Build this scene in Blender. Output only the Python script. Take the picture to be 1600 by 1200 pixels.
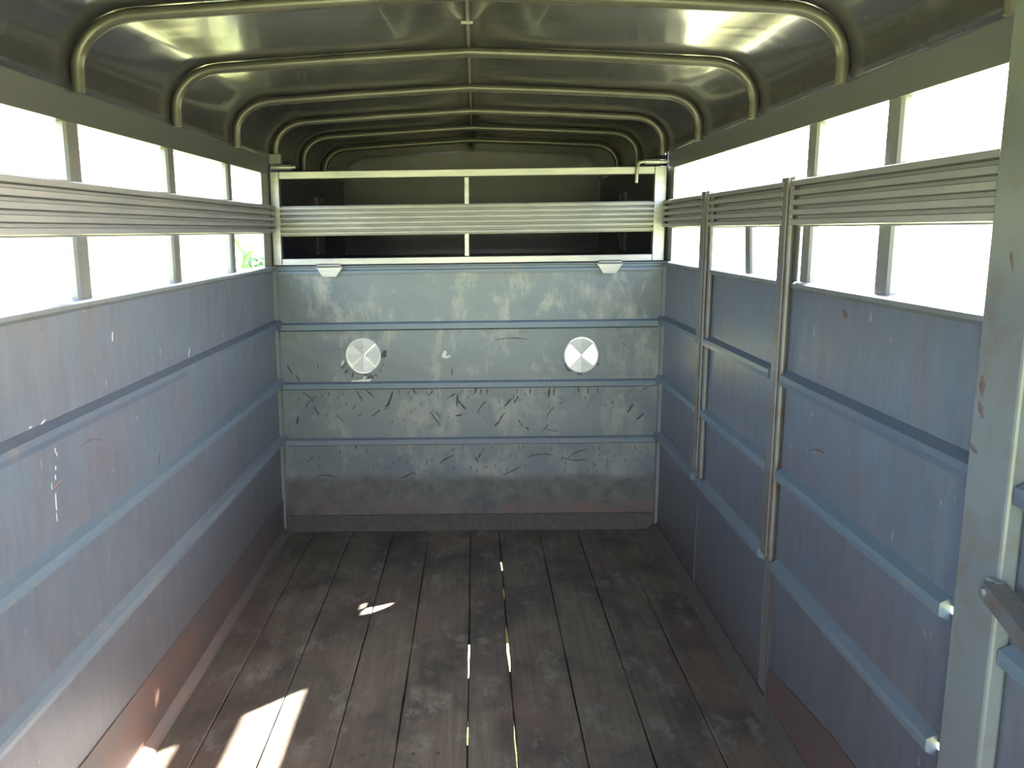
import bpy, math, random
from mathutils import Vector, Matrix

random.seed(7)
for o in list(bpy.data.objects):
    bpy.data.objects.remove(o, do_unlink=True)
scene = bpy.context.scene
col = scene.collection

# ------------------------------------------------------------------ camera
FPX = 1342.0
cam_d = bpy.data.cameras.new('camera')
cam_d.sensor_fit = 'HORIZONTAL'
cam_d.sensor_width = 36.0
cam_d.lens = 36.0 * FPX / 1600.0
cam_d.clip_start = 0.02
cam_d.clip_end = 500
cam = bpy.data.objects.new('camera', cam_d)
col.objects.link(cam)
R_ = Vector((0.99911131, -0.04179516, 0.00545526))
U_ = Vector((0.00199991, 0.17628701, 0.98433678))
F_ = Vector((0.04210221, 0.98345109, -0.17621393))
cam.matrix_world = Matrix(((R_.x, U_.x, -F_.x, 0.0198), (R_.y, U_.y, -F_.y, 0.0),
                           (R_.z, U_.z, -F_.z, 1.4607), (0, 0, 0, 1)))
scene.camera = cam

# ------------------------------------------------------------------ sky, sun, exposure
SUN_TRAVEL = Vector((-1.086, -1.03, -1.0)).normalized()
world = bpy.data.worlds.new('sky')
scene.world = world
world.use_nodes = True
wn = world.node_tree.nodes
wl = world.node_tree.links
bg = wn['Background']
skyt = wn.new('ShaderNodeTexSky')
skyt.sky_type = 'NISHITA'
skyt.sun_disc = False
skyt.sun_elevation = math.asin(-SUN_TRAVEL.z)
skyt.sun_rotation = math.atan2(-SUN_TRAVEL.x, -SUN_TRAVEL.y)
skyt.air_density = 1.0
skyt.dust_density = 4.0
skyt.ozone_density = 1.0
hz_ = wn.new('ShaderNodeHueSaturation')
hz_.inputs['Saturation'].default_value = 0.62      # milky summer haze
wl.new(skyt.outputs[0], hz_.inputs['Color'])
wl.new(hz_.outputs[0], bg.inputs[0])
bg.inputs[1].default_value = 0.30
sun_d = bpy.data.lights.new('sun', 'SUN')
sun_d.energy = 13.0
sun_d.angle = math.radians(0.53)
sun_d.color = (1.0, 0.93, 0.82)
sun = bpy.data.objects.new('sun', sun_d)
col.objects.link(sun)
sun.location = (6, 6, 6)
sun.rotation_euler = SUN_TRAVEL.to_track_quat('-Z', 'Y').to_euler()
vs = scene.view_settings
vs.view_transform = 'Standard'
vs.look = 'None'
vs.gamma = 1.0
vs.use_curve_mapping = False
vs.exposure = 3.95

# ------------------------------------------------------------------ materials
class NT:
    def __init__(s, name):
        s.m = bpy.data.materials.new(name)
        s.m.use_nodes = True
        s.t = s.m.node_tree
        s.b = s.t.nodes['Principled BSDF']
        s.pos = s.t.nodes.new('ShaderNodeNewGeometry').outputs['Position']
    def n(s, typ, **kw):
        x = s.t.nodes.new(typ)
        for k, v in kw.items():
            setattr(x, k, v)
        return x
    def l(s, a, b):
        s.t.links.new(a, b)
    def mapped(s, scale):
        mp = s.n('ShaderNodeMapping')
        mp.inputs['Scale'].default_value = scale
        s.l(s.pos, mp.inputs['Vector'])
        return mp.outputs[0]
    def noise(s, scale=5.0, stretch=(1, 1, 1), detail=5.0, rough=0.6, dist=0.0):
        x = s.n('ShaderNodeTexNoise')
        x.inputs['Scale'].default_value = scale
        x.inputs['Detail'].default_value = detail
        x.inputs['Roughness'].default_value = rough
        x.inputs['Distortion'].default_value = dist
        s.l(s.mapped(stretch), x.inputs['Vector'])
        return x.outputs['Fac']
    def ramp(s, fac, stops):
        r = s.n('ShaderNodeValToRGB')
        e = r.color_ramp.elements
        while len(e) < len(stops):
            e.new(0.5)
        for i, (p, c) in enumerate(stops):
            e[i].position = p
            e[i].color = (c, c, c, 1) if isinstance(c, (int, float)) else (*c, 1)
        s.l(fac, r.inputs[0])
        return r.outputs[0]
    def mix(s, fac, a, b, mode='MIX'):
        x = s.n('ShaderNodeMix', data_type='RGBA', blend_type=mode)
        for sock, v in ((x.inputs[0], fac), (x.inputs[6], a), (x.inputs[7], b)):
            if isinstance(v, (int, float)):
                sock.default_value = v
            elif isinstance(v, tuple):
                sock.default_value = (*v, 1)
            else:
                s.l(v, sock)
        return x.outputs[2]
    def math(s, op, a, b=0.0, clamp=False):
        x = s.n('ShaderNodeMath', operation=op, use_clamp=clamp)
        for sock, v in ((x.inputs[0], a), (x.inputs[1], b)):
            if isinstance(v, (int, float)):
                sock.default_value = v
            else:
                s.l(v, sock)
        return x.outputs[0]
    def axis(s, i):
        sp = s.n('ShaderNodeSeparateXYZ')
        s.l(s.pos, sp.inputs[0])
        return sp.outputs[i]
    def bump(s, h, strength=0.2, dist=0.01):
        x = s.n('ShaderNodeBump')
        x.inputs['Strength'].default_value = strength
        x.inputs['Distance'].default_value = dist
        s.l(h, x.inputs['Height'])
        s.l(x.outputs[0], s.b.inputs['Normal'])
    def out(s, color, rough=0.5, metal=0.0, spec=0.5):
        if isinstance(color, tuple):
            s.b.inputs['Base Color'].default_value = (*color, 1)
        else:
            s.l(color, s.b.inputs['Base Color'])
        if isinstance(rough, (int, float)):
            s.b.inputs['Roughness'].default_value = rough
        else:
            s.l(rough, s.b.inputs['Roughness'])
        s.b.inputs['Metallic'].default_value = metal
        s.b.inputs['Specular IOR Level'].default_value = spec
        return s.m

def dirt_below(t, z0, z1, wob=0.12, sc=4.0):
    """1 below z0 fading to 0 above z1, ragged edge (dried mud splashed up from the floor)"""
    z = t.axis(2)
    n = t.noise(sc, (1, 1, 1), 6, 0.65)
    zz = t.math('ADD', z, t.math('MULTIPLY', t.math('SUBTRACT', n, 0.5), wob * 4))
    mr = t.n('ShaderNodeMapRange')
    mr.interpolation_type = 'SMOOTHSTEP'
    mr.inputs[1].default_value = z0
    mr.inputs[2].default_value = z1
    mr.inputs[3].default_value = 1.0
    mr.inputs[4].default_value = 0.0
    t.l(zz, mr.inputs[0])
    return mr.outputs[0]

def m_side_paint(name, base, alt):
    t = NT(name)
    streak = t.noise(3.0, (1, 7, 0.7), 7, 0.7, 0.3)
    blot = t.noise(2.6, (1, 1.3, 1.0), 7, 0.68, 0.3)
    c = t.mix(t.ramp(streak, [(0.35, 0.0), (0.7, 1.0)]), base, alt)
    c = t.mix(t.math('MULTIPLY', t.ramp(blot, [(0.40, 0.0), (0.64, 1.0)]), 0.75), c, (0.098, 0.088, 0.105))
    d = dirt_below(t, 0.05, 0.95, 0.13, 3.0)
    c = t.mix(t.math('MULTIPLY', d, 0.75), c, (0.075, 0.066, 0.068))
    d2 = dirt_below(t, 0.0, 0.20, 0.05, 9.0)
    c = t.mix(t.math('MULTIPLY', d2, 0.8), c, (0.060, 0.048, 0.042))
    fine = t.noise(16, (1, 1.6, 0.45), 7, 0.75, 0.2)
    c = t.mix(1.0, c, t.ramp(fine, [(0.30, (0.80, 0.79, 0.80)), (0.70, (1.20, 1.19, 1.16))]), 'MULTIPLY')
    chip = t.noise(38, (1, 1, 0.6), 3, 0.5)
    c = t.mix(t.ramp(chip, [(0.70, 0.0), (0.74, 0.6)]), c, (0.28, 0.27, 0.26))
    t.bump(t.noise(1.6, (1, 1, 1), 3, 0.5), 0.25, 0.03)
    return t.out(c, t.ramp(streak, [(0.3, 0.38), (0.8, 0.46)]), 0.0, 0.5)

M = {}
M['side_paint'] = m_side_paint('side_paint', (0.076, 0.104, 0.142), (0.090, 0.110, 0.136))

def m_front_paint():
    t = NT('front_paint')
    big = t.noise(2.2, (1, 1, 1.3), 7, 0.68, 0.6)
    c = t.mix(t.ramp(big, [(0.38, 0.0), (0.66, 1.0)]), (0.074, 0.097, 0.126), (0.132, 0.150, 0.160))
    worn = t.noise(7, (1.0, 1, 0.55), 6, 0.7, 0.3)  # wear mottling, contrast raised to paint in a pale reflection on the top panel
    c = t.mix(t.ramp(worn, [(0.50, 0.0), (0.66, 0.85)]), c, (0.24, 0.245, 0.22))
    spk = t.noise(60, (1, 1, 0.6), 3, 0.6)
    c = t.mix(t.ramp(spk, [(0.66, 0.0), (0.72, 0.7)]), c, (0.11, 0.095, 0.085))
    d = dirt_below(t, 0.30, 1.05, 0.10, 3.5)
    c = t.mix(t.math('MULTIPLY', d, 0.45), c, (0.105, 0.105, 0.11))
    d1 = dirt_below(t, 0.245, 0.295, 0.022, 7.0)
    mudn = t.noise(11, (1, 1, 1), 7, 0.75, 0.4)
    c = t.mix(t.math('MULTIPLY', d1, 0.9), c, t.mix(t.ramp(mudn, [(0.36, 0.0), (0.66, 1.0)]), (0.046, 0.041, 0.040), (0.098, 0.088, 0.080)))
    rs = t.noise(6, (0.5, 1, 1.6), 6, 0.7)
    d3 = t.math('MULTIPLY', dirt_below(t, 0.10, 0.18, 0.04, 6.0), t.ramp(rs, [(0.45, 0.0), (0.62, 1.0)]))
    c = t.mix(d3, c, (0.115, 0.068, 0.058))
    t.bump(t.noise(2.0, (1, 1, 1), 3, 0.5), 0.3, 0.03)
    return t.out(c, t.ramp(big, [(0.3, 0.32), (0.8, 0.5)]), 0.15, 0.5)
M['front_paint'] = m_front_paint()

def m_rib(name, base, worn_c, amount=(0.56, 0.70)):
    t = NT(name)
    n = t.noise(14, (1, 1, 1), 5, 0.65)
    c = t.mix(t.ramp(n, [(amount[0], 0.0), (amount[1], 0.8)]), base, worn_c)
    d = dirt_below(t, 0.1, 1.0, 0.1, 5)
    c = t.mix(t.math('MULTIPLY', d, 0.4), c, (0.15, 0.13, 0.12))
    return t.out(c, 0.38, 0.0, 0.5)
M['rib_paint'] = m_rib('rib_paint', (0.085, 0.125, 0.165), (0.15, 0.145, 0.14))
M['dark_rib_paint'] = m_rib('dark_rib_paint', (0.065, 0.085, 0.12), (0.12, 0.115, 0.12))
M['post_paint'] = m_rib('post_paint', (0.115, 0.135, 0.145), (0.10, 0.082, 0.065), (0.48, 0.72))
M['mullion_paint'] = m_rib('mullion_paint', (0.13, 0.135, 0.14), (0.10, 0.095, 0.09))
M['header_paint'] = m_rib('header_paint', (0.075, 0.078, 0.090), (0.085, 0.08, 0.078))
M['jamb_paint'] = m_rib('jamb_paint', (0.10, 0.105, 0.11), (0.085, 0.06, 0.045), (0.45, 0.62))

def m_galv(name, base, alt, rough, metal):
    t = NT(name)
    n = t.noise(9, (0.5, 0.5, 3), 5, 0.65)
    c = t.mix(t.ramp(n, [(0.4, 0.0), (0.68, 1.0)]), base, alt)
    s = t.noise(45, (0.7, 0.7, 1), 3, 0.6)
    c = t.mix(t.ramp(s, [(0.66, 0.0), (0.73, 0.8)]), c, (0.17, 0.15, 0.11))
    return t.out(c, rough, metal, 0.5)
M['galvanised'] = m_galv('galvanised', (0.23, 0.242, 0.256), (0.32, 0.32, 0.32), 0.34, 0.6)
M['side_strip'] = m_galv('side_strip', (0.20, 0.212, 0.235), (0.245, 0.245, 0.26), 0.42, 0.25)
M['strip_steel'] = m_galv('strip_steel', (0.17, 0.178, 0.19), (0.24, 0.24, 0.24), 0.42, 0.25)
M['aluminium'] = m_galv('aluminium', (0.40, 0.41, 0.41), (0.47, 0.47, 0.46), 0.45, 0.2)

def m_roof():
    t = NT('roof_paint')
    n = t.noise(3, (1, 0.6, 1), 5, 0.6)
    c = t.mix(t.ramp(n, [(0.4, 0.0), (0.7, 1.0)]), (0.034, 0.034, 0.043), (0.044, 0.043, 0.050))
    s = t.noise(50, (1, 1, 1), 3, 0.6)
    c = t.mix(t.ramp(s, [(0.72, 0.0), (0.76, 0.7)]), c, (0.22, 0.14, 0.09))
    t.bump(t.noise(1.5, (0.7, 2.0, 1), 2.5, 0.45, 0.6), 0.35, 0.035)
    t.b.inputs['Coat Weight'].default_value = 0.3
    t.b.inputs['Coat Roughness'].default_value = 0.08
    return t.out(c, 0.24, 0.0, 0.35)
M['roof'] = m_roof()

def m_kick():
    t = NT('kick_rust')
    n = t.noise(5, (1, 1.4, 2), 6, 0.7, 0.3)
    y = t.axis(1)
    mr = t.n('ShaderNodeMapRange')
    for i, v in ((1, 2.2), (2, 3.6), (3, 1.0), (4, 0.25)):
        mr.inputs[i].default_value = v
    t.l(y, mr.inputs[0])
    f = t.math('MULTIPLY', t.ramp(n, [(0.36, 0.0), (0.62, 1.0)]), mr.outputs[0])
    c = t.mix(f, (0.066, 0.056, 0.056), (0.105, 0.056, 0.045))
    return t.out(c, 0.55, 0.0, 0.4)
M['kick_rust'] = m_kick()
def m_simple(name, c1, c2, rough=0.4, metal=0.0, sc=8):
    t = NT(name)
    n = t.noise(sc, (1, 1, 1), 5, 0.6)
    return t.out(t.mix(t.ramp(n, [(0.4, 0.0), (0.65, 1.0)]), c1, c2), rough, metal, 0.5)
M['roof_rib'] = m_simple('roof_rib', (0.055, 0.054, 0.052), (0.075, 0.072, 0.066), 0.30, 0.1)
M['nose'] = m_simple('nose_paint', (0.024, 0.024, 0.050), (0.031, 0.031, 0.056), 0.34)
M['rust'] = m_simple('rust', (0.085, 0.050, 0.042), (0.060, 0.047, 0.045), 0.6, 0.0, 5)
M['mud'] = m_simple('mud', (0.040, 0.034, 0.029), (0.058, 0.046, 0.038), 0.8, 0.0, 30)
M['bare'] = m_simple('bare_patch', (0.45, 0.44, 0.37), (0.52, 0.51, 0.45), 0.5, 0.1, 30)
M['under_steel'] = m_simple('under_steel', (0.04, 0.038, 0.036), (0.06, 0.05, 0.045), 0.7)

def m_wood():
    t = NT('plank_wood')
    oi = t.n('ShaderNodeObjectInfo').outputs['Random']
    mp = t.n('ShaderNodeMapping')
    mp.inputs['Scale'].default_value = (34, 1.6, 20)
    t.l(t.pos, mp.inputs['Vector'])
    cmb = t.n('ShaderNodeCombineXYZ')
    t.l(t.math('MULTIPLY', oi, 37.0), cmb.inputs[0])
    t.l(t.math('MULTIPLY', oi, 11.0), cmb.inputs[1])
    t.l(cmb.outputs[0], mp.inputs['Location'])
    g = t.n('ShaderNodeTexNoise')
    g.inputs['Scale'].default_value = 1.0
    g.inputs['Detail'].default_value = 6
    g.inputs['Roughness'].default_value = 0.65
    g.inputs['Distortion'].default_value = 1.2
    t.l(mp.outputs[0], g.inputs['Vector'])
    grain = g.outputs['Fac']
    c = t.mix(t.ramp(grain, [(0.3, 0.0), (0.72, 1.0)]), (0.064, 0.050, 0.038), (0.130, 0.106, 0.080))
    stain = t.noise(3.2, (1.2, 0.8, 1), 6, 0.65, 0.5)
    c = t.mix(t.ramp(stain, [(0.44, 0.0), (0.62, 0.85)]), c, (0.026, 0.024, 0.022))
    red = t.noise(1.7, (1, 0.7, 1), 4, 0.55)
    c = t.mix(t.ramp(red, [(0.50, 0.0), (0.66, 0.6)]), c, (0.105, 0.064, 0.052))
    pale = t.noise(9, (1, 0.6, 1), 6, 0.75)
    c = t.mix(t.ramp(pale, [(0.54, 0.0), (0.66, 0.7)]), c, (0.16, 0.152, 0.13))
    c = t.mix(t.math('MULTIPLY', oi, 0.18), c, (0.05, 0.042, 0.035))
    t.bump(grain, 0.35, 0.003)
    return t.out(c, 0.62, 0.0, 0.35)
M['wood'] = m_wood()

def m_ground():
    t = NT('grass_ground')
    n = t.noise(1.3, (1, 1, 1), 8, 0.7)
    c = t.mix(t.ramp(n, [(0.35, 0.0), (0.65, 1.0)]), (0.17, 0.20, 0.065), (0.27, 0.28, 0.12))
    n2 = t.noise(0.25, (1, 1, 1), 4, 0.5)
    c = t.mix(t.ramp(n2, [(0.55, 0.0), (0.7, 0.6)]), c, (0.33, 0.29, 0.22))
    t.bump(t.noise(30, (1, 1, 1), 4, 0.7), 0.6, 0.03)
    return t.out(c, 0.9, 0.0, 0.2)
M['ground'] = m_ground()
M['leaf'] = m_simple('leaf', (0.022, 0.075, 0.026), (0.04, 0.11, 0.035), 0.5, 0, 6)
M['stem'] = m_simple('stem', (0.14, 0.11, 0.07), (0.19, 0.15, 0.09), 0.8)

# ------------------------------------------------------------------ mesh building
def rack(v):
    """the old trailer body stands slightly out of square: everything a hair taller on the right"""
    x = max(-0.95, min(0.95, v[0]))
    return (v[0], v[1], v[2] * (1 + 0.012 * x / 0.915))

class MB:
    def __init__(s):
        s.v = []
        s.f = []
    def add(s, vs_, fs):
        b = len(s.v)
        s.v += [tuple(v) for v in vs_]
        s.f += [tuple(i + b for i in f) for f in fs]
        return s
    def box(s, x0, x1, y0, y1, z0, z1, bev=0.0):
        if bev <= 0:
            vs_ = [(x, y, z) for x in (x0, x1) for y in (y0, y1) for z in (z0, z1)]
            return s.add(vs_, [(0, 1, 3, 2), (4, 6, 7, 5), (0, 4, 5, 1), (2, 3, 7, 6), (0, 2, 6, 4), (1, 5, 7, 3)])
        import bmesh
        bm = bmesh.new()
        bmesh.ops.create_cube(bm, size=1.0)
        for v in bm.verts:
            v.co = Vector(((x0 + x1) / 2 + v.co.x * (x1 - x0), (y0 + y1) / 2 + v.co.y * (y1 - y0), (z0 + z1) / 2 + v.co.z * (z1 - z0)))
        bmesh.ops.bevel(bm, geom=bm.edges[:], offset=bev, segments=2, affect='EDGES', profile=0.5)
        bm.verts.index_update()
        vs_ = [v.co[:] for v in bm.verts]
        fs = [[v.index for v in f.verts] for f in bm.faces]
        bm.free()
        return s.add(vs_, fs)
    def sweep(s, prof, p0, p1, closed=True, caps=True):
        """profile of 3-D offsets carried from p0 to p1"""
        n = len(prof)
        vs_ = [tuple(Vector(p0) + Vector(q)) for q in prof] + [tuple(Vector(p1) + Vector(q)) for q in prof]
        fs = []
        for i in range(n if closed else n - 1):
            j = (i + 1) % n
            fs.append((i, j, n + j, n + i))
        if closed and caps:
            fs.append(tuple(range(n - 1, -1, -1)))
            fs.append(tuple(range(n, 2 * n)))
        return s.add(vs_, fs)
    def tube(s, pts, r, seg=10, caps=True):
        pts = [Vector(p) for p in pts]
        rings = []
        up = Vector((0, 0, 1))
        prev = None
        for i, p in enumerate(pts):
            if i == 0: d = pts[1] - pts[0]
            elif i == len(pts) - 1: d = pts[-1] - pts[-2]
            else: d = (pts[i + 1] - p).normalized() + (p - pts[i - 1]).normalized()
            d.normalize()
            if prev is None:
                a = d.cross(up) if abs(d.dot(up)) < 0.95 else d.cross(Vector((1, 0, 0)))
            else:
                a = prev - d * prev.dot(d)
            a.normalize()
            prev = a
            b = d.cross(a)
            rr = r[i] if isinstance(r, (list, tuple)) else r
            rings.append([tuple(p + (a * math.cos(2 * math.pi * k / seg) + b * math.sin(2 * math.pi * k / seg)) * rr) for k in range(seg)])
        vs_ = [q for ring in rings for q in ring]
        fs = []
        for i in range(len(rings) - 1):
            for k in range(seg):
                k2 = (k + 1) % seg
                fs.append((i * seg + k, i * seg + k2, (i + 1) * seg + k2, (i + 1) * seg + k))
        if caps:
            fs.append(tuple(range(seg - 1, -1, -1)))
            m = (len(rings) - 1) * seg
            fs.append(tuple(range(m, m + seg)))
        return s.add(vs_, fs)
    def build(s, name, mat, parent=None, smooth=False, racked=True, mats=None):
        vv = [rack(v) for v in s.v] if racked else s.v
        lo = [min(v[i] for v in vv) for i in range(3)]
        hi = [max(v[i] for v in vv) for i in range(3)]
        og = Vector(((lo[0] + hi[0]) / 2, (lo[1] + hi[1]) / 2, lo[2]))
        me = bpy.data.meshes.new(name)
        me.from_pydata([tuple(Vector(v) - og) for v in vv], [], s.f)
        me.materials.append(M[mat] if isinstance(mat, str) else mat)
        me.update()
        import bmesh
        bm = bmesh.new(); bm.from_mesh(me)
        bmesh.ops.recalc_face_normals(bm, faces=bm.faces[:])
        if smooth:
            for e in bm.edges:
                if len(e.link_faces) == 2 and e.calc_face_angle(0) > 0.7:
                    e.smooth = False
            for f in bm.faces: f.smooth = True
        bm.to_mesh(me); bm.free()
        o = bpy.data.objects.new(name, me)
        col.objects.link(o)
        if parent is not None:
            o.parent = parent
            o.location = og - WLOC[parent.name]
        else:
            o.location = og
        WLOC[o.name] = og
        return o
WLOC = {}

def tag(o, label=None, cat=None, group=None, kind=None):
    for k, v in (('label', label), ('category', cat), ('group', group), ('kind', kind)):
        if v: o[k] = v
    return o

def empty(name, loc):
    o = bpy.data.objects.new(name, None)
    o.empty_display_size = 0.1
    o.location = loc
    col.objects.link(o)
    WLOC[o.name] = Vector(loc)
    return o

XW = 0.915           # half width inside
YG = 4.07            # front bulkhead
Y0 = -1.20           # open rear end
SILL, S0, S1, WTOP, ROOF0 = 1.3075, 1.457, 1.587, 1.722, 1.80
RIBS = (0.474, 0.752, 1.030)

# ------------------------------------------------------------------ ground outside
g = MB()
N = 24
ext = 80.0
for i in range(N + 1):
    for j in range(N + 1):
        g.v.append((-ext + 2 * ext * i / N, -ext + 2 * ext * j / N, -0.55))
for i in range(N):
    for j in range(N):
        a = i * (N + 1) + j
        g.f.append((a, a + N + 1, a + N + 2, a + 1))
ground = tag(g.build('ground', 'ground', racked=False), 'sunlit grass field under and around the trailer', 'grass', kind='structure')

# ------------------------------------------------------------------ floor
floor = tag(empty('floor', (0, 1.9, -0.045)), 'worn brown plank floor of the trailer', 'floor', kind='structure')
edges = [-0.925, -0.772, -0.588, -0.386, -0.211, -0.0065, 0.1335, 0.331, 0.520, 0.716, 0.925]
# how far each joint stands open along its length: list of (y0, y1, extra)
openings = {5: [(2.66, 2.95, .0026), (2.28, 2.45, .0012)],
            6: [(3.28, 3.45, .0036), (3.58, 3.75, .003), (2.70, 3.08, .0042), (2.12, 2.45, .0028)],
            4: [(2.86, 3.02, .0018), (2.45, 2.55, .002)],
            9: [(3.12, 3.92, .0008)]}
random.seed(21)
def joint_half(k, y):
    h = 0.0018 + 0.0006 * math.sin(y * 7.3 + k * 2.1) + 0.0004 * math.sin(y * 23 + k)
    for a, b, e in openings.get(k, []):
        if a < y < b:
            h += e * math.sin(math.pi * (y - a) / (b - a)) ** 0.4 * (0.75 + 0.25 * math.sin(y * 61))
    return h
NY = 90
for k in range(len(edges) - 1):
    mb = MB()
    y_end = 4.11
    dz = random.uniform(-0.0015, 0.0015)
    for i in range(NY + 1):
        y = Y0 + (y_end - Y0) * i / NY
        xl = edges[k] + (joint_half(k, y) if k > 0 else 0)
        xr = edges[k + 1] - (joint_half(k + 1, y) if k < len(edges) - 2 else 0)
        c = 0.0025
        mb.v += [(xl, y, -0.045), (xl, y, -c + dz), (xl + c, y, dz), (xr - c, y, dz), (xr, y, -c + dz), (xr, y, -0.045)]
    for i in range(NY):
        for q in range(6):
            q2 = (q + 1) % 6
            mb.f.append((i * 6 + q, i * 6 + q2, (i + 1) * 6 + q2, (i + 1) * 6 + q))
    mb.f.append((0, 1, 2, 3, 4, 5)); e6 = NY * 6
    mb.f.append((e6 + 5, e6 + 4, e6 + 3, e6 + 2, e6 + 1, e6))
    mb.build('plank', 'wood', floor, racked=False)
for k in range(1, len(edges) - 1):  # added filler strips that block light from below the joints, mud coloured
    cuts = sorted((a, b) for a, b, e in openings.get(k, []))
    y = Y0
    fill = MB()
    for a, b in cuts + [(4.11, 4.2)]:
        if a - y > 0.02:
            fill.box(edges[k] - 0.006, edges[k] + 0.006, y, a, -0.044, -0.016)
        y = b
    tag(fill.build('joint_light_stop', 'mud', floor, racked=False), kind='stuff')
for y in (0.2, 0.75, 1.3, 1.85, 2.58, 3.15, 3.50, 3.98):
    MB().box(-0.95, 0.95, y - 0.025, y + 0.025, -0.13, -0.046).build('crossmember', 'under_steel', floor, racked=False)
# screw heads by the cross member near the camera
for x in (-0.30, -0.16, -0.09, 0.20):
    MB().tube([(x, 2.22, -0.002), (x, 2.22, 0.0022)], 0.006, 8).build('screw', 'under_steel', floor, racked=False)

# ------------------------------------------------------------------ side walls
def rib_prof(side, hz=0.025, d=0.024):
    s = -side
    return [(0, 0, -hz), (s * d, 0, -hz * 0.55), (s * d * 1.04, 0, 0), (s * d, 0, hz * 0.55), (0, 0, hz)]

def wall_rib(side, z, y0, y1, parent, mat='rib_paint', hz=0.025, d=0.024):
    m = MB()
    m.sweep(rib_prof(side, hz, d), (side * XW, y0, z), (side * XW, y1, z))
    return m.build('rib', mat, parent)

def corr_points(z0, z1, n, depth, pad):
    """corrugated section: (depth, z) list from bottom to top"""
    pts = [(0, z0)]
    h = (z1 - z0) / n
    for i in range(n):
        a = z0 + i * h
        for f, d in ((0.17, 0), (0.19, .88), (0.25, 1.0), (0.75, 1.0), (0.81, .88), (0.83, 0)):
            pts.append((depth * d, a + f * h))
    pts.append((0, z1))
    return pts

def corr_strip(side, y0, y1, parent, mat='side_strip', n=5):
    s = -side
    pr = corr_points(S0, S1, n, 0.024, 0)
    prof = [(s * d, 0, z) for d, z in pr] + [(s * (d - 0.0025), 0, z) for d, z in reversed(pr)]
    m = MB()
    m.sweep(prof, (side * XW, y0, 0), (side * XW, y1, 0))
    return m.build('corrugated_strip', mat, parent)

T = 0.004
def panel(side, y0, y1, z0, z1, parent, mat='side_paint', name='panel', off=0.0):
    xa, xb = side * (XW + off), side * (XW + off + T)
    return MB().box(min(xa, xb), max(xa, xb), y0, y1, z0, z1).build(name, mat, parent)

SLOT = 0.007
def panels_between(side, y0, y1, parent, slot=()):
    zs = [0.0] + list(RIBS) + [SILL - 0.004]
    for i in range(4):
        a = zs[i] + (SLOT if (i > 0 and zs[i] in slot) else 0)
        b = zs[i + 1] - (SLOT if zs[i + 1] in slot else 0)
        panel(side, y0, y1, a, b, parent)

def sill_rail(side, y0, y1, parent):
    s = -side
    m = MB()
    pr = [(0.0, -0.022), (0.010, -0.022), (0.016, -0.014), (0.016, -0.004), (0.010, 0.0), (-0.030, 0.004), (-0.030, -0.022)]
    m.sweep([(s * a, 0, b) for a, b in pr], (side * XW, y0, SILL), (side * XW, y1, SILL))
    return m.build('sill_rail', 'post_paint', parent)

def mullion(side, yc, w, z0, z1, parent, lean=0.0):
    """outside post seen through the window openings, formed channel"""
    x0 = side * (XW + T + 0.001); x1 = side * (XW + 0.026)
    m = MB()
    b = 0.006
    pr = [(x0, -w / 2 + b), (x0 + side * b, -w / 2), (x1, -w / 2), (x1, w / 2), (x0 + side * b, w / 2), (x0, w / 2 - b)]
    n = len(pr)
    for z, dy in ((z0, 0), (z1, lean)):
        m.v += [(a, yc + dy + c, z) for a, c in pr]
    m.f += [(i, (i + 1) % n, n + (i + 1) % n, n + i) for i in range(n)] + [tuple(range(n - 1, -1, -1)), tuple(range(n, 2 * n))]
    return m.build('post', 'mullion_paint', parent)

def header(side, y0, y1, parent):
    s = -side
    m = MB()
    pr = [(0, WTOP), (0.0, ROOF0 + 0.03), (-0.03, ROOF0 + 0.03), (-0.03, WTOP)]
    m.sweep([(s * a, 0, b) for a, b in pr], (side * XW, y0, 0), (side * XW, y1, 0))
    return m.build('header', 'header_paint', parent)

# left wall
wl_ = tag(empty('wall_left', (-XW, 1.9, 0)), 'left trailer wall of blue-grey sheet steel with raised ribs', 'wall', kind='structure')
panels_between(-1, Y0, YG + 0.02, wl_)
wall_rib(-1, RIBS[2], Y0, YG, wl_, 'dark_rib_paint', 0.027, 0.026)
wall_rib(-1, RIBS[1], Y0, YG, wl_)
wall_rib(-1, RIBS[0], Y0, YG, wl_)
sill_rail(-1, Y0, YG, wl_)
corr_strip(-1, Y0, YG - 0.03, wl_)
header(-1, Y0, YG, wl_)
for y, w in ((0.82, 0.072), (1.48, 0.072), (2.147, 0.070), (2.806, 0.064), (3.445, 0.058)):
    mullion(-1, y, w, 0.05, ROOF0, wl_, -0.03)
panel(-1, 3.905, YG + 0.02, SILL - 0.01, WTOP + 0.01, wl_, 'jamb_paint', 'corner_plate', 0.002)
MB().box(-XW, -XW + 0.014, 4.03, YG, 0.0, SILL).build('corner_post', 'post_paint', wl_)
# rusted kick plate low on the wall, its upper edge runs along the wall
m = MB()
xs = -XW
for y, z in ((Y0, 0.235), (1.0, 0.225), (1.86, 0.215), (2.4, 0.204), (3.2, 0.185), (YG, 0.17)):
    m.v += [(xs, y, 0), (xs + 0.004, y, 0), (xs + 0.004, y, z), (xs, y, z)]
for i in range(5):
    for q in range(4):
        m.f.append((i * 4 + q, i * 4 + (q + 1) % 4, i * 4 + 4 + (q + 1) % 4, i * 4 + 4 + q))
m.f += [(0, 1, 2, 3), (23, 22, 21, 20)]
m.build('kick_plate', 'kick_rust', wl_)
m = MB(); m.sweep([(0, 0, 0), (0.028, 0, 0.0), (0.022, 0, 0.010), (0.004, 0, 0.03), (0, 0, 0.03)], (-XW, Y0, 0.001), (-XW, YG, 0.001))
m.build('floor_angle', 'kick_rust', wl_)

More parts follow.
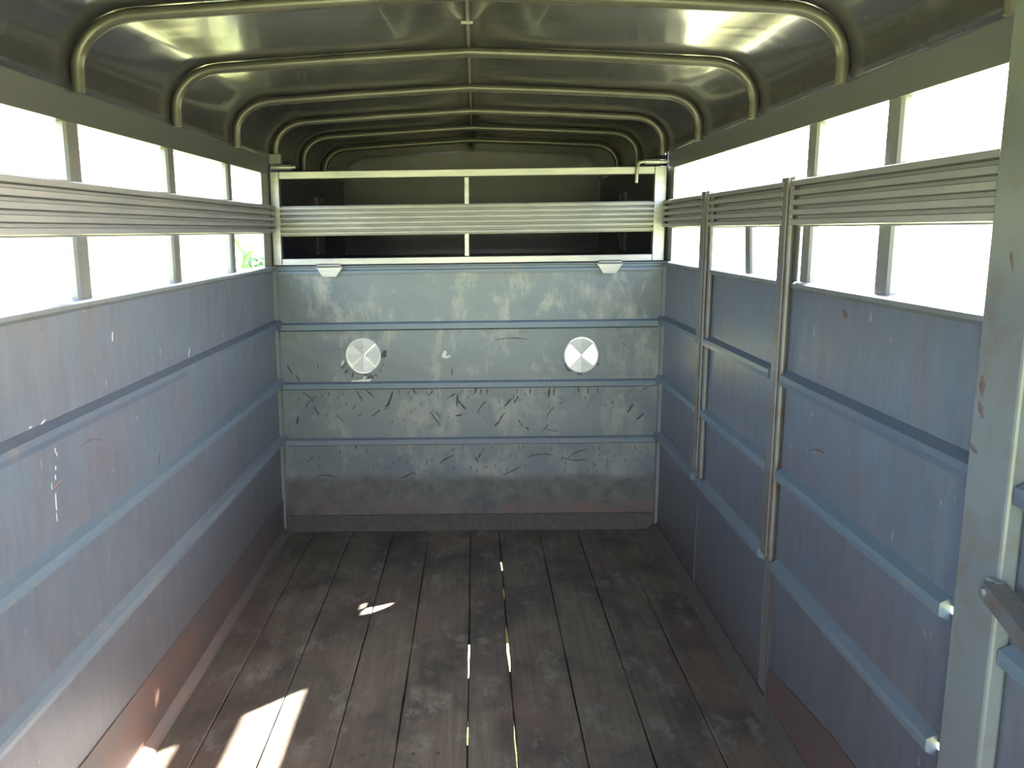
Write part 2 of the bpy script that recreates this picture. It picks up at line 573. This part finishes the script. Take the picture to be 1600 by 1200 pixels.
# right wall: fixed bay by the bulkhead, hinged door, long bay towards the rear
wr = tag(empty('wall_right', (XW, 1.9, 0)), 'right trailer wall of blue-grey sheet steel with raised ribs', 'wall', kind='structure')
YA0, YA1 = 3.20, 3.30      # far door jamb
YB0, YB1 = 2.40, 2.50      # near door jamb
panels_between(1, YA1, YG + 0.02, wr)
panels_between(1, Y0, YB0, wr, slot=(RIBS[0], RIBS[1]))
for i, z in enumerate(RIBS):
    mt = 'dark_rib_paint' if i == 2 else 'rib_paint'
    hz, d = (0.027, 0.026) if i == 2 else (0.024, 0.023)
    wall_rib(1, z, YA1 + 0.04, YG, wr, mt, hz * 0.9, d)
    wall_rib(1, z, 1.484 if i < 2 else 1.40, YB0 - 0.015, wr, mt, hz, d)
    wall_rib(1, z, Y0, 1.30, wr, mt, hz, d)
sill_rail(1, YA1 + 0.05, YG, wr)
sill_rail(1, Y0, YB0 - 0.03, wr)
corr_strip(1, YA1 + 0.05, YG - 0.03, wr)
corr_strip(1, Y0, YB0 - 0.005, wr)
header(1, Y0, YG, wr)
mullion(1, 1.885, 0.068, 0.05, ROOF0, wr, 0.0)
mullion(1, 2.345, 0.065, 0.05, ROOF0, wr, -0.006)
mullion(1, 0.82, 0.072, 0.05, ROOF0, wr)
panel(1, 3.955, YG + 0.02, SILL - 0.01, WTOP + 0.01, wr, 'jamb_paint', 'corner_plate', 0.002)
MB().box(XW - 0.014, XW, 4.03, YG, 0.0, SILL).build('corner_post', 'post_paint', wr)
m = MB(); m.sweep([(0, 0, 0), (-0.040, 0, 0.0), (-0.032, 0, 0.012), (-0.006, 0, 0.040), (0, 0, 0.040)], (XW, Y0, 0.001), (XW, YG, 0.001))
m.build('floor_angle', 'mud', wr)
m = MB()
for y, z in ((1.2, 0.24), (1.6, 0.22), (1.94, 0.21), (2.2, 0.175), (2.395, 0.145)):
    m.v += [(XW, y, 0), (XW - 0.004, y, 0), (XW - 0.004, y, z), (XW, y, z)]
for i in range(4):
    for q in range(4):
        m.f.append((i * 4 + q, i * 4 + (q + 1) % 4, i * 4 + 4 + (q + 1) % 4, i * 4 + 4 + q))
m.f += [(0, 1, 2, 3), (19, 18, 17, 16)]
m.build('kick_plate', 'rust', wr)

# door jambs: flat bar, round rod beside it
def jamb(y_bar0, y_bar1, y_rod, z0, z1, mat, parent):
    MB().box(XW - 0.020, XW + 0.0, y_bar0, y_bar1, z0, z1, 0.003).build('jamb_bar', mat, parent)
    MB().tube([(XW - 0.002, y_rod, z0 - 0.014), (XW - 0.011, y_rod, z0), (XW - 0.012, y_rod, z0 + 0.03), (XW - 0.012, y_rod, z1)], 0.008, 8).build('jamb_rod', 'jamb_paint', parent, True)
jamb(3.315, 3.375, 3.29, 0.50, S1 + 0.006, 'jamb_paint', wr)
jamb(2.435, 2.487, 2.412, 0.485, S1 + 0.006, 'jamb_paint', wr)
MB().box(XW - 0.006, XW, 2.408, 2.413, 0.04, 0.475).build('seam', 'mud', wr)
MB().box(XW - 0.006, XW, 3.296, 3.302, 0.04, 0.47).build('seam', 'mud', wr)

door = tag(empty('door_1', (XW, 2.87, 0)), 'narrow side door of blue sheet steel between two vertical jambs', 'door', kind='structure')
zs = [0.0] + list(RIBS) + [SILL - 0.004]
for i in range(4):
    panel(1, YB1 - 0.01, YA0 + 0.10, zs[i], zs[i + 1], door)
for i, z in enumerate(RIBS):
    wall_rib(1, z, YB1, YA0 + 0.05, door, 'dark_rib_paint' if i == 2 else 'rib_paint', 0.024, 0.022)
MB().tube([(XW - 0.010, YA0 + 0.03, 0.50), (XW - 0.010, YA0 + 0.03, S1)], 0.010, 8).build('edge_rod', 'jamb_paint', door, True)
MB().box(XW - 0.010, XW, YA0 + 0.05, YA0 + 0.075, 0.50, S1).build('edge_strip', 'jamb_paint', door)
sill_rail(1, YB1, YA0 + 0.05, door)
corr_strip(1, YB1 - 0.035, YA0 + 0.05, door)
mullion(1, 2.825, 0.062, SILL - 0.03, S0 + 0.05, door, 0.04)
panel(1, YB0 - 0.02, YB1, 0.0, S1, wr, 'jamb_paint', 'jamb_plate', 0.001)
panel(1, YA0 + 0.06, YA1 + 0.10, SILL - 0.03, S1, wr, 'jamb_paint', 'jamb_plate', 0.002)

# wide upright post near the camera, and the latch arm on it
post = MB().box(0.882, 0.914, 1.305, 1.428, 0.0, 1.83, 0.006).build('upright_post', 'post_paint')
tag(post, 'wide weathered grey steel upright post at the right edge, taller than the windows', 'post')
arm = empty('latch_arm', (0.84, 1.29, 0.90))
tag(arm, 'short rusty steel latch arm sticking out of the wide upright post', 'latch')

# ------------------------------------------------------------------ ceiling
ceil = tag(empty('ceiling', (0, 1.9, ROOF0)), 'low arched dark sheet steel roof with bent tube ribs', 'ceiling', kind='structure')
def roof_curve(off, z_start, n=12):
    """right half from the eave to the ridge; off = offset outward from tube centre line"""
    r = 0.150
    x1 = 0.890
    zc = 1.838
    pts = [(x1 + off, z_start), (x1 + off, zc - 0.02)]
    a1 = math.radians(90 - 3.2)
    for i in range(n + 1):
        a = a1 * i / n
        pts.append((x1 - r + (r + off) * math.cos(a), zc + (r - 0.03 + off) * math.sin(a)))
    pts.append((0.40, 1.9775 + off))
    pts.append((0.0, 1.996 + off))
    return pts
YN = 6.30
for sgn in (-1, 1):
    pr = roof_curve(0.019, ROOF0 - 0.004)
    m = MB()
    ys = [Y0 - 0.1 + (YN + 0.1 - Y0) * i / 40 for i in range(41)]
    n = len(pr)
    for y in ys:
        m.v += [(sgn * x, y, z) for x, z in pr]
    for i in range(40):
        for q in range(n - 1):
            m.f.append((i * n + q, i * n + q + 1, (i + 1) * n + q + 1, (i + 1) * n + q))
    o = m.build('roof_sheet', 'roof', ceil, True)
    md = o.modifiers.new('thickness', 'SOLIDIFY')
    md.thickness = 0.003
    md.offset = 0.0
for y in (-0.54, 0.12, 0.78, 1.44, 2.105, 2.765, 3.435, 4.085, 4.74, 5.40):
    half = roof_curve(0.0, ROOF0 - 0.012)
    path = [(x, y, z) for x, z in half] + [(-x, y, z) for x, z in reversed(half[:-1])]
    MB().tube(path, 0.0155, 10).build('roof_rib', 'roof_rib', ceil, True)
MB().box(-0.0045, 0.0045, Y0, YN, 2.0095, 2.0135).build('ridge_seam', 'jamb_paint', ceil)
MB().box(-0.018, 0.014, 2.44, 2.444, 2.005, 2.012).build('weld_tab', 'galvanised', ceil)

# ------------------------------------------------------------------ front bulkhead
wf = tag(empty('wall_front', (0, YG, 0)), 'worn pale blue-green sheet steel front bulkhead with three ribs and scuffs', 'wall', kind='structure')
FR = ((0.995, 1.037), (0.711, 0.750), (0.433, 0.472))
VENTS = ((-0.514, 0.871), (0.526, 0.871))
VR = 0.080
MB().box(-0.91, 0.91, YG, YG + T, 1.016, 1.290).build('panel', 'front_paint', wf)
# second panel carries the two round vent holes
m = MB()
za, zb = 0.731, 1.016
h = 0.095
xs_ = [-0.91]
for vx, vz in VENTS: xs_ += [vx - h, vx + h]
xs_ += [0.91]
for i in range(0, len(xs_) - 1):
    if i % 2 == 0:
        m.box(xs_[i], xs_[i + 1], YG, YG + T, za, zb)
for vx, vz in VENTS:
    m.box(vx - h, vx + h, YG, YG + T, za, vz - h)
    m.box(vx - h, vx + h, YG, YG + T, vz + h, zb)
    K = 32
    ring_c, ring_s = [], []
    for k in range(K):
        a = 2 * math.pi * k / K
        c_, s_ = math.cos(a), math.sin(a)
        q = h / max(abs(c_), abs(s_))
        ring_c.append((vx + VR * c_, vz + VR * s_)); ring_s.append((vx + q * c_, vz + q * s_))
    b = len(m.v)
    for yy in (YG, YG + T):
        m.v += [(x, yy, z) for x, z in ring_c] + [(x, yy, z) for x, z in ring_s]
    for k in range(K):
        k2 = (k + 1) % K
        m.f.append((b + k, b + k2, b + K + k2, b + K + k))
        m.f.append((b + 2 * K + k, b + 3 * K + k, b + 3 * K + k2, b + 2 * K + k2))
        m.f.append((b + k, b + 2 * K + k, b + 2 * K + k2, b + k2))
m.build('panel', 'front_paint', wf)
MB().box(-0.91, 0.91, YG, YG + T, 0.452, 0.731).build('panel', 'front_paint', wf)
MB().box(-0.91, 0.91, YG, YG + T, 0.0, 0.452).build('panel', 'front_paint', wf)
for z0, z1 in FR:
    zc = (z0 + z1) / 2; hz = (z1 - z0) / 2; d = 0.021
    m = MB(); m.sweep([(0, 0, -hz), (0, -d, -hz * 0.6), (0, -d, hz * 0.6), (0, 0, hz)], (-0.895, YG, zc), (0.89, YG, zc))
    m.build('rib', 'rib_paint', wf)
# ledge the hinged grille rests on: channel with a groove
m = MB(); m.sweep([(0, 0, 1.266), (0, -0.016, 1.266), (0, -0.016, 1.280), (0, -0.004, 1.284), (0, -0.004, 1.296), (0, -0.020, 1.299), (0, -0.020, 1.304), (0, 0.05, 1.304), (0, 0.05, 1.266)], (-0.91, YG, 0), (0.91, YG, 0))
m.build('ledge', 'rib_paint', wf)
m = MB(); m.sweep([(0, 0, 0.0), (0, -0.016, 0.0), (0, -0.014, 0.010), (0, -0.006, 0.078), (0, 0, 0.082)], (-0.90, YG, 0), (0.90, YG, 0))
m.build('floor_angle', 'mud', wf)

# scuffs and dried mud on the bulkhead
random.seed(5)
def stroke(mb, x, z, ang, ln, w, bend=0.0, y=YG):
    n = 5
    pts = []
    for i in range(n + 1):
        t_ = i / n - 0.5
        a = math.radians(ang)
        px = x + math.cos(a) * t_ * ln - math.sin(a) * bend * (0.25 - t_ * t_) * 4
        pz = z + math.sin(a) * t_ * ln + math.cos(a) * bend * (0.25 - t_ * t_) * 4
        ww = w * (0.35 + 0.65 * math.sin(math.pi * (i + 0.5) / (n + 1))) * random.uniform(0.6, 1.2)
        pts.append((px - math.sin(a) * ww / 2, pz + math.cos(a) * ww / 2, px + math.sin(a) * ww / 2, pz - math.cos(a) * ww / 2))
    b = len(mb.v)
    for q in pts:
        mb.v += [(q[0], y, q[1]), (q[2], y, q[3]), ((q[0] + q[2]) / 2, y - 0.0012, (q[1] + q[3]) / 2)]
    for i in range(n):
        a0 = b + i * 3; a1 = a0 + 3
        mb.f += [(a0, a1, a1 + 2, a0 + 2), (a0 + 2, a1 + 2, a1 + 1, a0 + 1)]
PX = lambda u: (u - 735.8) / 327.3
PZ = lambda v: 1.022 - (v - 505) * 0.00306
m = MB()
for u, v, a, ln, w, bd in ((453, 573, -60, .05, .006, 0), (465, 588, -65, .04, .005, 0), (497, 568, 80, .02, .004, 0),
    (705, 580, 85, .03, .006, 0), (800, 531, 0, .16, .0045, .01), (975, 540, -40, .04, .003, 0),
    (462, 655, 80, .04, .008, 0), (480, 618, -45, .07, .007, .005), (478, 630, 60, .04, .005, 0), (492, 640, -60, .05, .007, 0),
    (560, 617, -60, .06, .006, 0), (575, 612, -45, .06, .006, 0), (608, 622, 70, .07, .010, 0), (603, 632, 45, .03, .008, 0),
    (645, 610, -45, .03, .006, 0), (678, 655, -55, .09, .006, 0), (682, 648, -60, .03, .005, 0), (713, 625, 85, .06, .009, 0),
    (720, 633, -50, .06, .008, 0), (706, 617, 30, .03, .006, 0), (742, 610, 80, .03, .008, 0), (750, 612, 80, .025, .006, 0), (760, 612, 85, .03, .005, 0),
    (752, 637, 55, .07, .006, .006), (793, 630, 50, .05, .008, 0), (806, 626, 55, .04, .007, 0), (784, 655, 60, .06, .006, .006), (775, 665, 45, .03, .008, 0),
    (858, 615, 85, .05, .010, 0), (866, 612, 85, .05, .005, 0), (828, 612, 85, .03, .006, 0), (905, 612, 80, .03, .005, 0), (920, 613, 75, .03, .005, 0), (935, 612, 80, .03, .005, 0),
    (861, 646, 55, .06, .006, .005), (853, 672, 50, .04, .006, 0), (864, 676, -10, .06, .004, 0), (813, 664, -60, .05, .005, 0), (824, 672, -40, .02, .007, 0),
    (988, 642, 60, .05, .009, 0), (1005, 655, 40, .05, .008, 0), (528, 652, -50, .05, .004, 0), (585, 645, 40, .05, .006, 0), (715, 650, 10, .03, .007, 0),
    (695, 722, 30, .08, .006, .004), (743, 722, -60, .03, .007, 0), (748, 716, 70, .03, .006, 0), (632, 748, 25, .07, .006, 0), (845, 718, 5, .12, .005, .01), (905, 715, 25, .10, .005, .01), (900, 722, -5, .12, .005, -.01), (800, 742, 25, .09, .005, 0), (552, 700, 60, .02, .006, 0), (505, 748, -5, .10, .006, .006)):
    stroke(m, PX(u), PZ(v), a, ln, w * 1.15, bd)
for _ in range(150):
    zone = random.random()
    if zone < 0.55: z = 0.705 - abs(random.gauss(0, 0.07))
    else: z = random.uniform(0.28, 0.43)
    x = random.uniform(-0.88, 0.86)
    if 0.43 < z < 0.475: continue
    stroke(m, x, z, random.choice((80, 60, -55, 40, 100)) + random.uniform(-15, 15), random.uniform(.008, .03), random.uniform(.002, .005))
for vx, vz in VENTS:
    for _ in range(16 if vx < 0 else 9):
        a = math.radians(random.uniform(200, 340)); r = random.uniform(0.088, 0.112)
        stroke(m, vx + r * math.cos(a), vz + r * math.sin(a), random.uniform(0, 180), random.uniform(.012, .028), random.uniform(.004, .010))
stroke(m, VENTS[0][0] + 0.098, VENTS[0][1] + 0.012, 70, 0.035, 0.026)
tag(m.build('scuff_marks', 'mud', wf), 'dark dried scuffs', kind='stuff')
m = MB()
for dx, dz, ln, w, a in ((-0.015, -0.118, .06, .014, 5), (-0.045, -0.120, .03, .012, 0), (0.02, -0.117, .03, .016, 30), (-0.100, -0.03, .03, .012, 70), (0.0, -0.108, .03, .012, 60)):
    stroke(m, VENTS[0][0] + dx, VENTS[0][1] + dz, a, ln, w)
stroke(m, -0.13, 0.878, 70, 0.035, 0.022); stroke(m, -0.115, 0.865, 20, 0.03, 0.014)
tag(m.build('bare_patches', 'bare', wf), 'pale bare metal', kind='stuff')

# drips and scrapes on the side walls, rust scabs on the wide post
def side_marks(side, plane, marks, mat, parent, label):
    q = MB()
    for y, z, a, ln, w, bd in marks:
        stroke(q, y, z, a, ln, w, bd, y=0.0)
    q.v = [(side * (plane + v[1]), v[0], v[2]) for v in q.v]
    tag(q.build('scuff_marks', mat, parent), label, kind='stuff')
side_marks(-1, XW, ((1.895, .985, 85, .012, .006, 0), (1.90, .975, 95, .010, .004, 0), (1.89, .945, 85, .010, .005, 0), (1.885, .925, 90, .012, .004, 0),
    (1.878, .87, 88, .04, .006, 0), (1.875, .835, 92, .02, .004, 0), (1.865, .91, 85, .016, .003, 0), (1.85, 1.058, 20, .03, .004, 0), (1.80, 1.06, 0, .015, .005, 0),
    (2.82, 1.075, 60, .03, .012, 0), (2.24, 1.20, 80, .025, .006, 0)), 'bare', wl_, 'pale drips')
side_marks(-1, XW, ((2.07, .955, -5, .12, .005, .012), (1.885, .905, 10, .05, .010, 0), (2.5, .80, 70, .03, .004, 0)), 'rust', wl_, 'brown scrapes')
side_marks(1, XW, ((2.15, .884, -8, .08, .006, .004), (2.045, 1.25, 30, .03, .020, 0), (1.75, .62, 60, .03, .005, 0), (1.95, .70, 80, .03, .006, 0)), 'rust', wr, 'brown scrapes')
side_marks(1, 0.882, ((1.405, 1.19, 80, .035, .016, 0), (1.402, 1.15, 60, .03, .014, 0), (1.412, 1.08, 20, .03, .010, 0), (1.36, 1.40, 70, .03, .010, 0)), 'rust', post, 'rust scabs')

# ------------------------------------------------------------------ round butterfly vents
def wedge(mb, cx, cz, a0, a1, r0, r1, y_mid, y_edge, n=10):
    """shallow folded quarter: the middle crease stands proud"""
    b = len(mb.v)
    for i in range(n + 1):
        a = math.radians(a0 + (a1 - a0) * i / n)
        f = 1 - abs(2 * i / n - 1)
        for r in (r0, r1):
            mb.v.append((cx + r * math.cos(a), y_edge + (y_mid - y_edge) * f * (r / r1), cz + r * math.sin(a)))
    for i in range(n):
        mb.f.append((b + 2 * i, b + 2 * i + 1, b + 2 * i + 3, b + 2 * i + 2))
def vent(vx, vz, rot, label):
    t = empty('round_vent', (vx, YG, vz - VR))
    tag(t, label, 'vent', 'round vents in the front bulkhead')
    K = 40
    m = MB()
    prof = [(VR - 0.004, -0.001), (VR - 0.003, -0.006), (VR + 0.003, -0.006), (VR + 0.004, -0.0005)]
    for k in range(K):
        a = 2 * math.pi * k / K
        for r, y in prof:
            m.v.append((vx + r * math.cos(a), YG + y, vz + r * math.sin(a)))
    for k in range(K):
        k2 = (k + 1) % K
        for q in range(4):
            q2 = (q + 1) % 4
            m.f.append((k * 4 + q, k * 4 + q2, k2 * 4 + q2, k2 * 4 + q))
    m.build('ring', 'aluminium', t, True, racked=False)
    for a0 in (45, 225):
        m = MB(); wedge(m, vx, vz, a0, a0 + 90, 0.004, VR - 0.003, YG - 0.008, YG - 0.003)
        o = m.build('fixed_blade', 'aluminium', t, racked=False)
        md = o.modifiers.new('thickness', 'SOLIDIFY'); md.thickness = 0.001
    for a0, sp in ((45 + rot, 90), (225 + rot, 96)):
        m = MB(); wedge(m, vx, vz, a0, a0 + sp, 0.004, VR - 0.004, YG - 0.001, YG + 0.002)
        o = m.build('turning_blade', 'aluminium', t, racked=False)
        md = o.modifiers.new('thickness', 'SOLIDIFY'); md.thickness = 0.001
    MB().tube([(vx, YG - 0.012, vz), (vx, YG + 0.004, vz)], 0.005, 10).build('pivot', 'aluminium', t, racked=False)
    return t
vent(VENTS[0][0], VENTS[0][1], -94, 'round aluminium vent turned nearly shut, chipped paint around its rim')
vent(VENTS[1][0], VENTS[1][1], 0, 'round aluminium vent turned open, daylight in its two side quarters')

# ------------------------------------------------------------------ hinged grille above the bulkhead
grille = empty('drop_grille', (0, YG, 1.306))
tag(grille, 'galvanised steel hinged grille with corrugated centre strip above the front bulkhead', 'gate')
ya, yb = YG - 0.028, YG + 0.012
MB().box(-0.913, -0.873, ya, yb, 1.3085, 1.736, 0.003).build('stile', 'galvanised', grille)
MB().box(0.848, 0.904, ya, yb, 1.3085, 1.736, 0.003).build('stile', 'galvanised', grille)
MB().box(-0.873, 0.848, ya, yb, 1.702, 1.736, 0.003).build('rail', 'galvanised', grille)
MB().box(-0.873, 0.848, ya, yb, 1.3085, 1.340, 0.003).build('rail', 'galvanised', grille)
MB().box(-0.031, -0.010, YG + 0.002, YG + 0.020, 1.340, 1.702, 0.002).build('centre_bar', 'galvanised', grille)
pr = corr_points(1.443, 1.581, 6, 0.024, 0)
prof = [(0, -0.002 - d, z) for d, z in pr] + [(0, 0.0005 - d, z) for d, z in reversed(pr)]
m = MB(); m.sweep(prof, (-0.873, YG, 0), (0.848, YG, 0)); m.build('corrugated_strip', 'strip_steel', grille)
for xc in (-0.657, 0.650):
    hg = MB()
    hg.tube([(xc - 0.055, ya - 0.006, 1.3065), (xc + 0.055, ya - 0.006, 1.3065)], 0.009, 10)
    hh = hg.build('hinge_barrel', 'galvanised', grille, True)
    lf = MB()
    pl = [(-0.062, 1.300), (0.062, 1.300), (0.030, 1.254), (-0.030, 1.254)]
    lf.v += [(xc + a, ya - 0.001, z) for a, z in pl] + [(xc + a, ya + 0.003, z) for a, z in pl]
    lf.f += [(0, 1, 2, 3), (7, 6, 5, 4), (0, 4, 5, 1), (1, 5, 6, 2), (2, 6, 7, 3), (3, 7, 4, 0)]
    lf.build('leaf', 'galvanised', hh)
# spring bolts at the top corners
lb = MB().tube([(-0.905, ya + 0.004, 1.755), (-0.812, ya + 0.004, 1.755)], 0.013, 12).build('bolt_tube', 'galvanised', grille, True)
MB().tube([(-0.812, ya + 0.004, 1.755), (-0.795, ya + 0.004, 1.755)], 0.008, 10).build('bolt_pin', 'galvanised', lb, True)
rb = MB().tube([(0.800, ya + 0.002, 1.756), (0.868, ya + 0.002, 1.756)], 0.012, 12).build('bolt_tube', 'galvanised', grille, True)
MB().tube([(0.912, ya + 0.002, 1.756), (0.79, ya + 0.002, 1.756), (0.774, ya - 0.002, 1.753), (0.766, ya - 0.006, 1.744), (0.763, ya - 0.008, 1.72), (0.760, ya - 0.010, 1.662)], 0.0085, 10).build('bolt_pin', 'galvanised', rb, True)
kp = MB().box(-0.914, -0.86, YG - 0.030, YG + 0.0, 1.770, 1.815, 0.003).build('keeper_plate', 'post_paint', wl_)

# ------------------------------------------------------------------ dark nose compartment beyond the grille
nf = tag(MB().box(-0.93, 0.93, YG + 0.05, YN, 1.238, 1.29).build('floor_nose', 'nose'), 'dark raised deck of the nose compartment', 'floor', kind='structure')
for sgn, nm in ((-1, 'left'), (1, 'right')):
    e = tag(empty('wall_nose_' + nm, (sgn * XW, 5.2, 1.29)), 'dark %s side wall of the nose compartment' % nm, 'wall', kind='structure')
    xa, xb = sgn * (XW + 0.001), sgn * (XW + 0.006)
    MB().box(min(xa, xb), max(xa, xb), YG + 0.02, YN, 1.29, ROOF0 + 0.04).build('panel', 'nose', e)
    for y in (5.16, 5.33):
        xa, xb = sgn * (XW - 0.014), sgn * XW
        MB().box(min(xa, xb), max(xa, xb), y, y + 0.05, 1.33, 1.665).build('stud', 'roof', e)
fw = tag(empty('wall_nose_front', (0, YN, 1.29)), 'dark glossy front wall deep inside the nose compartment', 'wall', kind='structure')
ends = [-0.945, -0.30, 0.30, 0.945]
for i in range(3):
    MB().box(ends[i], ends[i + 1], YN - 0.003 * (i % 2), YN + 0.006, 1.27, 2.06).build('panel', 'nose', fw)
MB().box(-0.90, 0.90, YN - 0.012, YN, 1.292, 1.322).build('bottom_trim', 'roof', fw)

# latch arm on the wide post
MB().box(0.868, 0.883, 1.287, 1.318, 0.846, 0.888, 0.003).build('mount', 'post_paint', arm)
m = MB()
a0 = Vector((0.870, 1.298, 0.872)); a1 = Vector((0.822, 1.060, 0.856))
dr = (a1 - a0).normalized(); sd = dr.cross(Vector((0, 0, 1))).normalized(); up = sd.cross(dr)
pf = [sd * a + up * b for a, b in ((-.018, -.015), (.018, -.015), (.018, .015), (-.018, .015))]
m.sweep(pf, a0, a1)
m.build('bar', 'jamb_paint', arm)
MB().tube([tuple(a0 + sd * 0.017 + dr * 0.012), tuple(a0 + sd * 0.024 + dr * 0.012)], 0.009, 6).build('bolt_head', 'galvanised', arm)

# ------------------------------------------------------------------ plants outside, left
random.seed(11)
def leaf_blade(base, az, length, width, rise, parent):
    m = MB()
    n = 8
    d = Vector((math.cos(az), math.sin(az), 0)); s_ = Vector((-math.sin(az), math.cos(az), 0))
    for i in range(n + 1):
        t_ = i / n
        p = Vector(base) + d * (length * t_ * (0.55 + 0.45 * t_)) + Vector((0, 0, rise * (1.9 * t_ - 1.5 * t_ * t_)))
        w = width * math.sin(math.pi * min(1, 0.12 + 0.88 * t_)) ** 0.8 * 0.5
        m.v += [tuple(p - s_ * w + Vector((0, 0, w * 0.35))), tuple(p), tuple(p + s_ * w + Vector((0, 0, w * 0.35)))]
    for i in range(n):
        a = i * 3
        m.f += [(a, a + 1, a + 4, a + 3), (a + 1, a + 2, a + 5, a + 4)]
    o = m.build('leaf', 'leaf', parent, racked=False)
    md = o.modifiers.new('thickness', 'SOLIDIFY'); md.thickness = 0.002
    return o
pl = empty('tall_leafy_plant', (-2.42, 9.2, -0.55))
tag(pl, 'tall green plant with long arching leaves outside the far left window', 'plant')
MB().tube([(-2.42, 9.2, -0.55), (-2.41, 9.2, 0.4), (-2.44, 9.2, 1.2)], [0.03, 0.024, 0.012], 8).build('stem', 'stem', pl, True, racked=False)
for i in range(13):
    z = 0.25 + 0.08 * i
    leaf_blade((-2.42, 9.2, z), i * 2.4 + 0.4, random.uniform(0.35, 0.6), random.uniform(0.06, 0.09), random.uniform(0.2, 0.4), pl)
def shrub(x, y, rx, rz, label, n=900):
    e = empty('round_shrub', (x, y, -0.55))
    tag(e, label, 'shrub')
    MB().tube([(x, y, -0.55), (x + .02, y, -0.1), (x, y + .02, rz * 0.7)], [0.04, 0.03, 0.015], 8).build('stem', 'stem', e, True, racked=False)
    m = MB()
    for _ in range(n):
        u = random.uniform(-1, 1); a = random.uniform(0, 2 * math.pi); r = random.uniform(0.6, 1.0) ** 0.5
        q = math.sqrt(1 - u * u)
        c = Vector((x + rx * r * q * math.cos(a), y + rx * r * q * math.sin(a), -0.55 + rz + rz * r * u * 0.95))
        d1 = Vector((random.gauss(0, 1), random.gauss(0, 1), random.gauss(0, 1))).normalized()
        d2 = d1.cross(Vector((random.gauss(0, 1), random.gauss(0, 1), random.gauss(0, 1)))).normalized()
        l_, w_ = random.uniform(.05, .09), random.uniform(.02, .035)
        b = len(m.v)
        m.v += [tuple(c - d1 * l_), tuple(c + d2 * w_), tuple(c + d1 * l_), tuple(c - d2 * w_)]
        m.f.append((b, b + 1, b + 2, b + 3))
    tag(m.build('foliage', 'leaf', e, racked=False), kind='stuff')
shrub(-2.75, 11.2, 0.45, 0.86, 'round green shrub outside the far left window, right of the leafy plant')
